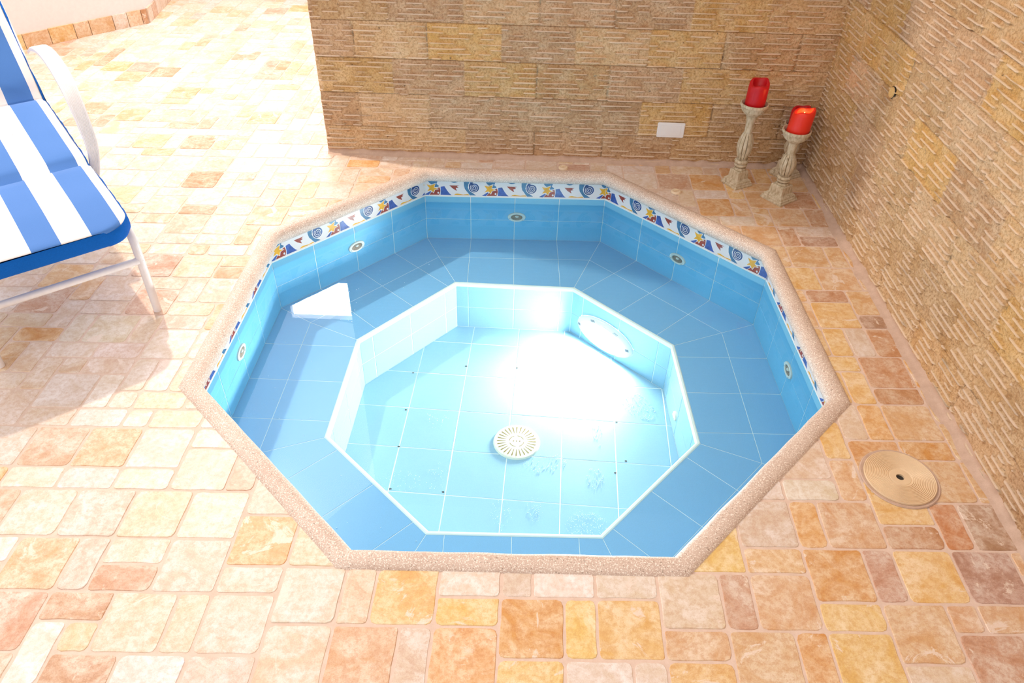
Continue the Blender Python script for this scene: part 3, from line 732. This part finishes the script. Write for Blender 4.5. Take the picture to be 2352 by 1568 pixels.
# ------------------------------------------------------------------ candlesticks
def mat_limed():
    k = NT('limed_turned_wood', 0.7, 0.25); ov = k.objvec()
    mp = k.add('ShaderNodeMapping'); mp.inputs['Scale'].default_value = (1, 1, .35); k.link(ov, mp.inputs[0])
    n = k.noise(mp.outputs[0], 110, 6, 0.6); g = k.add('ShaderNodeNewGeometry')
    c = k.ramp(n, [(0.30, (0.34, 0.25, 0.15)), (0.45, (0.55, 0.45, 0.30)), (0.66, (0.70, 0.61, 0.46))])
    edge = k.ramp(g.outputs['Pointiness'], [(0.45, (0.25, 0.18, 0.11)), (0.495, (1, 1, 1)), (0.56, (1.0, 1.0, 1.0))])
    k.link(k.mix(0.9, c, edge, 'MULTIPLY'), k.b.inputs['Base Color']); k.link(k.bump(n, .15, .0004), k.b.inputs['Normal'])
    return k.m
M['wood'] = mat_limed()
def mat_wax(name, col):
    k = NT(name, 0.38, 0.4); k.b.inputs['Base Color'].default_value = (*col, 1)
    k.b.inputs['Subsurface Weight'].default_value = 0.35; k.b.inputs['Subsurface Radius'].default_value = (.02, .004, .002); k.b.inputs['Subsurface Scale'].default_value = .6
    return k.m
M['wax'] = mat_wax('red_wax', (0.55, 0.006, 0.012)); M['wax_lit'] = mat_wax('glow_lit_red_wax', (0.80, 0.035, 0.015))  # second wax is a brighter copy, candle glow put into its colour
def candlestick(loc, rz, hs, half, label):
    """hs: height of the dish rim; proportions read from the tall stick (rim at .362)"""
    e = tag(empty('candlestick', loc, rz), label, 'candlestick', 'turned pale wood candlesticks in the corner')
    k = (hs - .068) / (.362 - .068); Z = lambda z: .068 + (z - .068) * k
    bm = bmesh.new()
    st = [(half, 0), (half, .007), (half * .93, .010), (half * .93, .015), (half * .84, .019), (half * .84, .024), (half * .70, .031), (half * .62, .034), (half * .57, .062), (half * .57, .066), (half * .50, .0695)]
    rg = [[bm.verts.new((sx * r, sy * r, z)) for sx, sy in ((-1, -1), (1, -1), (1, 1), (-1, 1))] for r, z in st]
    for A_, B_ in zip(rg, rg[1:]):
        for i in range(4): bm.faces.new([A_[i], A_[(i + 1) % 4], B_[(i + 1) % 4], B_[i]])
    bm.faces.new(rg[-1]); bm.faces.new(rg[0][::-1]); bmesh.ops.bevel(bm, geom=[x for x in bm.edges], offset=.0008, segments=1, affect='EDGES')
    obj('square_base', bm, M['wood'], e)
    bm = bmesh.new()
    p = [(0, .068), (.024, .068), (.026, .073), (.024, .079), (.021, .081), (.021, .084), (.027, .089), (.0275, .094), (.023, .098), (.028, .103), (.030, .109), (.027, .115), (.022, .118), (.0225, .124)]
    lathe(bm, [(r, Z(z)) for r, z in p], 40)
    # fluted bulb
    n = 96; rings = []
    zz = [.122, .135, .15, .165, .18, .195, .21, .222, .232, .236]; rr = [.0205, .0255, .0300, .0325, .0335, .0320, .0285, .0245, .0205, .0175]
    for z, r in zip(zz, rr):
        f = .17 if .12 < z < .234 else 0
        rings.append([bm.verts.new(((r * (1 - f * (abs(math.sin(6 * a)) < .32) )) * math.cos(a), (r * (1 - f * (abs(math.sin(6 * a)) < .32))) * math.sin(a), Z(z))) for a in [2 * math.pi * q / n for q in range(n)]])
    for A_, B_ in zip(rings, rings[1:]):
        for q in range(n): bm.faces.new([A_[q], A_[(q + 1) % n], B_[(q + 1) % n], B_[q]])
    lathe(bm, [(r, Z(z)) for r, z in [(.0175, .234), (.0165, .242), (.0160, .252), (.0165, .265), (.0178, .28), (.0200, .295), (.0235, .308), (.024, .312)]], 40)
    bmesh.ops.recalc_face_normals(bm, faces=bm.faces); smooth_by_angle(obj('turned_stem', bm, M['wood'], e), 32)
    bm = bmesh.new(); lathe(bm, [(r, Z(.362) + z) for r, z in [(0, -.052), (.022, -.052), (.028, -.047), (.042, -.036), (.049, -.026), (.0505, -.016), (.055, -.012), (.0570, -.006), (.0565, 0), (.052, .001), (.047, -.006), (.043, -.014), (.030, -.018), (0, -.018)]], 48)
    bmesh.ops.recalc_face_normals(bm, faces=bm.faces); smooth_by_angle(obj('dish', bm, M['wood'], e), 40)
    return e
def candle(loc, r, h, mat, lean, label, seed):
    e = tag(empty('pillar_candle', loc), label, 'candle')
    bm = bmesh.new(); n = 40; rings = []
    prof = [(0, 0), (r * .96, 0), (r, .004), (r, h * .3), (r * .99, h * .6), (r * 1.0, h * .84), (r * .97, h * .95), (r * .86, h), (r * .68, h * .99), (r * .60, h * .88), (r * .45, h * .78), (0, h * .76)]
    for (q, z) in prof:
        if q == 0: rings.append([bm.verts.new((lean[0] * z, lean[1] * z, z))]); continue
        row = []
        for k in range(n):
            a = 2 * math.pi * k / n; dz = (.010 * math.sin(a + seed) + .004 * math.sin(3 * a + seed)) * (z / h) ** 6
            rr = q * (1 + .02 * math.sin(2 * a + seed + z * 30)); row.append(bm.verts.new((rr * math.cos(a) + lean[0] * z, rr * math.sin(a) + lean[1] * z, z + dz)))
        rings.append(row)
    for A_, B_ in zip(rings, rings[1:]):
        for k in range(n):
            k2 = (k + 1) % n
            if len(A_) == 1: bm.faces.new([A_[0], B_[k2], B_[k]])
            elif len(B_) == 1: bm.faces.new([A_[k], A_[k2], B_[0]])
            else: bm.faces.new([A_[k], A_[k2], B_[k2], B_[k]])
    bmesh.ops.recalc_face_normals(bm, faces=bm.faces); smooth_by_angle(obj('wax_body', bm, mat, e), 60)
    bm = bmesh.new(); lathe(bm, [(0, 0), (.0012, 0), (.0012, .010), (0, .011)], 8, mat4=Matrix.Translation((lean[0] * h * .76, lean[1] * h * .76, h * .76))); obj('wick', bm, M['wick'], e)
    return e
candlestick((.9375, .972, 0), math.radians(30), .362, .0485, 'tallest pale wood candlestick, left in the corner, holding a dark red candle')
candlestick((1.092, .850, 0), math.radians(36), .307, .055, 'pale wood candlestick nearest the right wall with a glowing red candle')
candlestick((1.172, 1.072, 0), math.radians(32), .240, .050, 'short pale wood candlestick mostly hidden in the corner behind the others')
candle((.9375, .972, .3445), .0400, .104, M['wax'], (.02, 0), 'dark red pillar candle with sunken top on the tallest candlestick', .5)
lit = candle((1.094, .850, .2895), .0430, .097, M['wax_lit'], (.10, .0), 'bright glowing red pillar candle on the candlestick nearest the right wall', 2.0)
candle((1.172, 1.072, .2225), .0400, .080, M['wax'], (0, 0), 'dark red pillar candle showing just a sliver behind the bright one', 1.0)
bm = bmesh.new(); lathe(bm, [(0, 0), (.0022, .002), (.0026, .005), (.001, .010), (0, .013)], 14); obj('flame', bm, plain('candle_flame', (1, .5, .1), .5, emit=(1.0, .36, .05), es=30), lit, smooth=True, loc=(.009, 0, .079))
l = bpy.data.lights.new('candle_glow', 'POINT'); l.energy = .22; l.color = (1.0, .42, .12); l.shadow_soft_size = .006
o = bpy.data.objects.new('candle_glow', l); C.objects.link(o); o.location = (1.103, .850, .2895 + .090)

# ------------------------------------------------------------------ lounger
LF = Vector((0.64509, -0.76411)); LS = Vector((-0.76411, -0.64509)); LO = Vector((-1.195, -0.074))
ch = tag(empty('sun_lounger', (LO.x, LO.y, 0)), 'white tube-framed sun lounger with blue and white striped cushion, beside the tub', 'lounger')
M4 = Matrix(((LF.x, LS.x, 0, 0), (LF.y, LS.y, 0, 0), (0, 0, 1, 0), (0, 0, 0, 1)))
W_ = .485
def mat_stripes():
    k = NT('striped_canvas', 0.85, 0.1); a = k.attr('across'); ov = k.objvec()
    c = k.ramp(a.outputs['Fac'], [(0.0, (.88, .84, .82)), (.057, (.085, .22, .56)), (.232, (.88, .84, .82)), (.402, (.085, .22, .56)), (.560, (.88, .84, .82)), (.735, (.085, .22, .56)), (.93, (.88, .84, .82))], 'CONSTANT')
    weave = k.noise(ov, 900, 2, .6)
    k.link(k.mix(.18, c, k.ramp(weave, [(.35, .5), (.65, 1.0)]), 'MULTIPLY'), k.b.inputs['Base Color']); k.link(k.bump(weave, .15, .0005), k.b.inputs['Normal'])
    k.b.inputs['Sheen Weight'].default_value = 0.15
    return k.m
def cushion():
    # path of the cushion's upper surface (a along the chair, z), knots: front edge, crease, seat/back crease, back
    knots = [(.075, .372), (-.10, .392), (-.365, .402), (-.60, .432), (-.865, .458), (-1.00, .62), (-1.16, .86), (-1.33, 1.12)]
    secs = [(0, 2), (2, 4), (4, 7)]
    pts = []
    for s in range(3):
        i0, i1 = secs[s]; seg = knots[i0:i1 + 1]; N = 22
        # arc-length resample
        L = [0]
        for p, q in zip(seg, seg[1:]): L.append(L[-1] + math.hypot(q[0] - p[0], q[1] - p[1]))
        for k in range(N + 1):
            t = L[-1] * ((k / N) ** 1.9 if s == 0 else k / N); j = max(0, min(len(seg) - 2, next((m for m in range(len(L) - 1) if t <= L[m + 1] + 1e-9), len(seg) - 2)))
            f = (t - L[j]) / (L[j + 1] - L[j]); p = (seg[j][0] + (seg[j + 1][0] - seg[j][0]) * f, seg[j][1] + (seg[j + 1][1] - seg[j][1]) * f)
            d = (seg[j + 1][0] - seg[j][0], seg[j + 1][1] - seg[j][1]); l = math.hypot(*d); nrm = (d[1] / l, -d[0] / l)
            u = t; v = L[-1] - t
            puff = lambda x, r: math.sqrt(max(0, 1 - (1 - min(1, x / r)) ** 2))
            start = puff(u, .03) if s == 0 else puff(u, .055)
            end = puff(v, .055) if s < 2 else puff(v, .04)
            dep = -.024 * (1 - min(start, end)) if s else (-.024 * (1 - end) - .006 * (1 - start))
            frontd = (t + sum(0 for _ in ())) if s == 0 else 9
            pts.append((p, nrm, dep, frontd, s, t))
    bm = bmesh.new(); lay = bm.verts.layers.float.new('across'); NB = 44; TH = .062; rows = []
    for idx, (p, nrm, dep, fd, s, t) in enumerate(pts):
        R = .075; ins = (R - math.sqrt(max(0, R * R - (R - min(fd, R)) ** 2))) if fd < R else 0
        row = []
        for j in range(NB + 1):
            x = j / NB; b = ins + (W_ - 2 * ins) * x; e = min(x, 1 - x) * (W_ - 2 * ins)
            sag = .010 * (1 - math.sqrt(max(0, 1 - (1 - min(1, e / .03)) ** 2)))
            wr = .0022 * pnoise(Vector((t * 9 + s * 5, b * 4, 2))) + (.007 * pnoise(Vector((t * 11, b * 5, 7))) if s == 2 else 0)
            hgt = dep - sag + wr; v = bm.verts.new((p[0] + hgt * nrm[0], b, p[1] + hgt * nrm[1])); v[lay] = b / W_; row.append(v)
        rows.append(row)
    # orientation check: the outward normal is (-nrm)
    for A_, B_ in zip(rows, rows[1:]):
        for j in range(NB): bm.faces.new([A_[j], A_[j + 1], B_[j + 1], B_[j]])
    top = obj('striped_cover', bm, mat_stripes(), ch, smooth=True); top.matrix_local = M4
    # blue side band and underside
    bm = bmesh.new(); rnd = random.Random(3)
    outline = [(r[0], i) for i, r in enumerate(rows)]
    loop = [(pts[i], 0, i) for i in range(len(pts) - 1, -1, -1)]
    def ringpoint(i, j): 
        p, nrm, dep, fd, s, t = pts[i]; R = .075; ins = (R - math.sqrt(max(0, R * R - (R - min(fd, R)) ** 2))) if fd < R else 0
        return p, nrm, dep, ins + (W_ - 2 * ins) * j / NB, s, t
    seq = [(i, 0) for i in range(len(pts) - 1, -1, -1)] + [(0, j) for j in range(1, NB)] + [(i, NB) for i in range(len(pts))] + [(len(pts) - 1, j) for j in range(NB - 1, 0, -1)]
    prof = [(0.0, -.009), (.0035, -.013), (.006, -.022), (.0075, -.034), (.006, -.048), (.001, -.058), (-.012, -.064)]
    cols_ = []
    for (i, j) in seq:
        p, nrm, dep, b, s, t = ringpoint(i, j)
        # outward direction in plan
        if j == 0: oa, ob = (0, -1)
        elif j == NB: oa, ob = (0, 1)
        else: oa, ob = (1, 0) if i == 0 else (-1, 0)
        fd = pts[i][3]
        if j in (0, NB) and fd < .075:
            an = math.acos(min(1, max(0, (.075 - fd) / .075))); oa, ob = math.cos(an), -math.sin(an) * (1 if j == 0 else -1)
        elif i == 0:
            oa, ob = 1, 0
        ruff = .0022 * math.sin(t * 150 + s) + .003 * pnoise(Vector((t * 30, s * 4, b * 9))) if j in (0, NB) else .0015 * pnoise(Vector((b * 20, 0, 1)))
        dd = dep if j in (0, NB) else 0; col_ = []
        for (o, dz) in prof:
            hh = dz + dd * (1 if dz > -.03 else .25); o2 = o + ruff * (1 if o > .002 else .2)
            tang = (nrm[1], -nrm[0])  # along the path, pointing rearwards->front sign handled below
            f = (-tang[0], -tang[1]) if tang[0] < 0 else tang
            col_.append(bm.verts.new((p[0] + hh * nrm[0] + f[0] * oa * o2, b + ob * o2, p[1] + hh * nrm[1] + f[1] * oa * o2)))
        cols_.append(col_)
    n = len(cols_)
    for q in range(n):
        A_, B_ = cols_[q], cols_[(q + 1) % n]
        for m in range(len(prof) - 1): bm.faces.new([A_[m], B_[m], B_[m + 1], A_[m + 1]])
    # underside strips
    lo0 = {i: cols_[seq.index((i, 0))][-1] for i in range(len(pts))}; lo1 = {i: cols_[seq.index((i, NB))][-1] for i in range(len(pts))}
    for i in range(len(pts) - 1): bm.faces.new([lo0[i], lo1[i], lo1[i + 1], lo0[i + 1]])
    bmesh.ops.recalc_face_normals(bm, faces=bm.faces)
    sb = obj('blue_side_band', bm, M['clothb'], ch, smooth=True); sb.matrix_local = M4
    # loose white thread tuft
    bm = bmesh.new(); rnd = random.Random(8)
    for k in range(6):
        a0 = rnd.uniform(0, 6.28); q = Vector((-.595, .155, .440)); prev = None
        for m in range(5):
            p = q + Vector((math.cos(a0 + m * .25), math.sin(a0 + m * .25), 0)) * (.003 * m + .001 * rnd.random()) + Vector((0, 0, .001 * m * (4 - m)))
            vs = [bm.verts.new(p + Vector((0, .0005, 0))), bm.verts.new(p - Vector((0, .0005, 0))), bm.verts.new(p + Vector((0, 0, .0008)))]
            if prev:
                for c in range(3): bm.faces.new([prev[c], prev[(c + 1) % 3], vs[(c + 1) % 3], vs[c]])
            prev = vs
    th = obj('loose_thread', bm, M['plate'], ch); th.matrix_local = M4
cushion()
def tube(bm, pts, r, n=14, cap=True, mi=0):
    P = [Vector(p) for p in pts]; rings = []; up = None
    for i, p in enumerate(P):
        d = (P[min(i + 1, len(P) - 1)] - P[max(i - 1, 0)]).normalized()
        if up is None: up = Vector((0, 0, 1)) if abs(d.z) < .9 else Vector((0, 1, 0))
        s = d.cross(up).normalized(); up = s.cross(d).normalized()
        rings.append([bm.verts.new(p + (s * math.cos(2 * math.pi * k / n) + up * math.sin(2 * math.pi * k / n)) * r) for k in range(n)])
    for A_, B_ in zip(rings, rings[1:]):
        for k in range(n): bm.faces.new([A_[k], A_[(k + 1) % n], B_[(k + 1) % n], B_[k]]).material_index = mi
    if cap: bm.faces.new(rings[0][::-1]).material_index = mi; bm.faces.new(rings[-1]).material_index = mi
def bez(p, n=8):   # smooth polyline through control points (Catmull-Rom)
    P = [Vector(q) for q in p]; P = [P[0] * 2 - P[1]] + P + [P[-1] * 2 - P[-2]]; out = []
    for i in range(1, len(P) - 2):
        for k in range(n):
            t = k / n; out.append(.5 * ((2 * P[i]) + (P[i + 1] - P[i - 1]) * t + (2 * P[i - 1] - 5 * P[i] + 4 * P[i + 1] - P[i + 2]) * t * t + (3 * P[i] - P[i - 1] - 3 * P[i + 1] + P[i + 2]) * t ** 3))
    out.append(P[-2]); return out
def part(name, bm, mat, smooth=40):
    bmesh.ops.recalc_face_normals(bm, faces=bm.faces); o = obj(name, bm, mat, ch); o.matrix_local = M4; smooth_by_angle(o, smooth); return o
r_ = .0130
for b in (0.0, .47):
    bm = bmesh.new(); tube(bm, bez([(0, b, 0), (0, b, .08), (-.002, b, .20), (-.008, b, .262), (-.035, b, .298), (-.08, b, .306)], 6), r_)
    l = part('leg', bm, M['metal'])
    rn = random.Random(int(b * 10))
    for k in range(4):
        bm = bmesh.new(); an = rn.uniform(2.2, 4.6); z = rn.uniform(.04, .25); R = r_ + .0002; h = rn.uniform(.002, .006); wv = rn.uniform(.05, .12)
        bm.faces.new([bm.verts.new((R * math.sin(-an + q), b - R * math.cos(an + q) * -1, z + zz)) for q, zz in ((0, 0), (wv, h * .2), (wv, h), (0, h * .8))])
        obj('paint_chip', bm, M['chip'], l)
    bm = bmesh.new(); tube(bm, [(-.06, b, .306), (-.365, b, .330), (-.60, b, .352), (-.90, b, .372)], .012); part('side_rail', bm, M['metal'])
    bm = bmesh.new(); tube(bm, bez([(-.84, b, .365), (-.90, b, .33), (-.93, b, .22), (-.955, b, 0)], 6), r_); part('rear_leg', bm, M['metal'])
    bm = bmesh.new(); tube(bm, [(-.88, b, .36), (-1.02, b, .58), (-1.18, b, .82), (-1.36, b, 1.08)], .012); part('back_rail', bm, M['metal'])
bm = bmesh.new(); tube(bm, [(0, .006, .198), (0, .464, .198)], .0115); part('front_crossbar', bm, M['metal'])
bm = bmesh.new(); tube(bm, [(-.945, .006, .12), (-.945, .464, .12)], .0115); part('rear_crossbar', bm, M['metal'])
# broad curved arms: flat ribbed strips that bend down into the frame
for b0, sgn in ((-.022, -1), (.492, 1)):
    path = bez([(-1.02, 0, .560), (-.90, 0, .605), (-.76, 0, .628), (-.63, 0, .615), (-.53, 0, .565), (-.465, 0, .485), (-.425, .003, .40), (-.403, .022, .335), (-.385, .050, .285)], 7)
    bm = bmesh.new(); rows = []
    for i, p in enumerate(path):
        d = (path[min(i + 1, len(path) - 1)] - path[max(i - 1, 0)]).normalized(); nn = Vector((-d.z, 0, d.x))
        if nn.z < 0 and i < 25: nn = -nn
        if i >= 25 and nn.x < 0: nn = -nn
        wd = .052 - .018 * min(1, max(0, (i - 25) / 20)); row = []
        pr = [(0, -.006), (0, .004), (.06, .0075)] + [(.12 + .76 * q / 16, .0075 + (.0012 if q % 2 else -.0012)) for q in range(17)] + [(.94, .0075), (1, .004), (1, -.006)]
        for f, h in pr: row.append(bm.verts.new(Vector((p.x, 0, p.z)) + nn * h + Vector((0, b0 + sgn * (wd * f - p.y), 0))))
        rows.append(row)
    m = len(rows[0])
    for A_, B_ in zip(rows, rows[1:]):
        for k in range(m): bm.faces.new([A_[k], A_[(k + 1) % m], B_[(k + 1) % m], B_[k]])
    bm.faces.new(rows[0]); bm.faces.new(rows[-1][::-1])
    part('armrest', bm, M['metal'], 30)
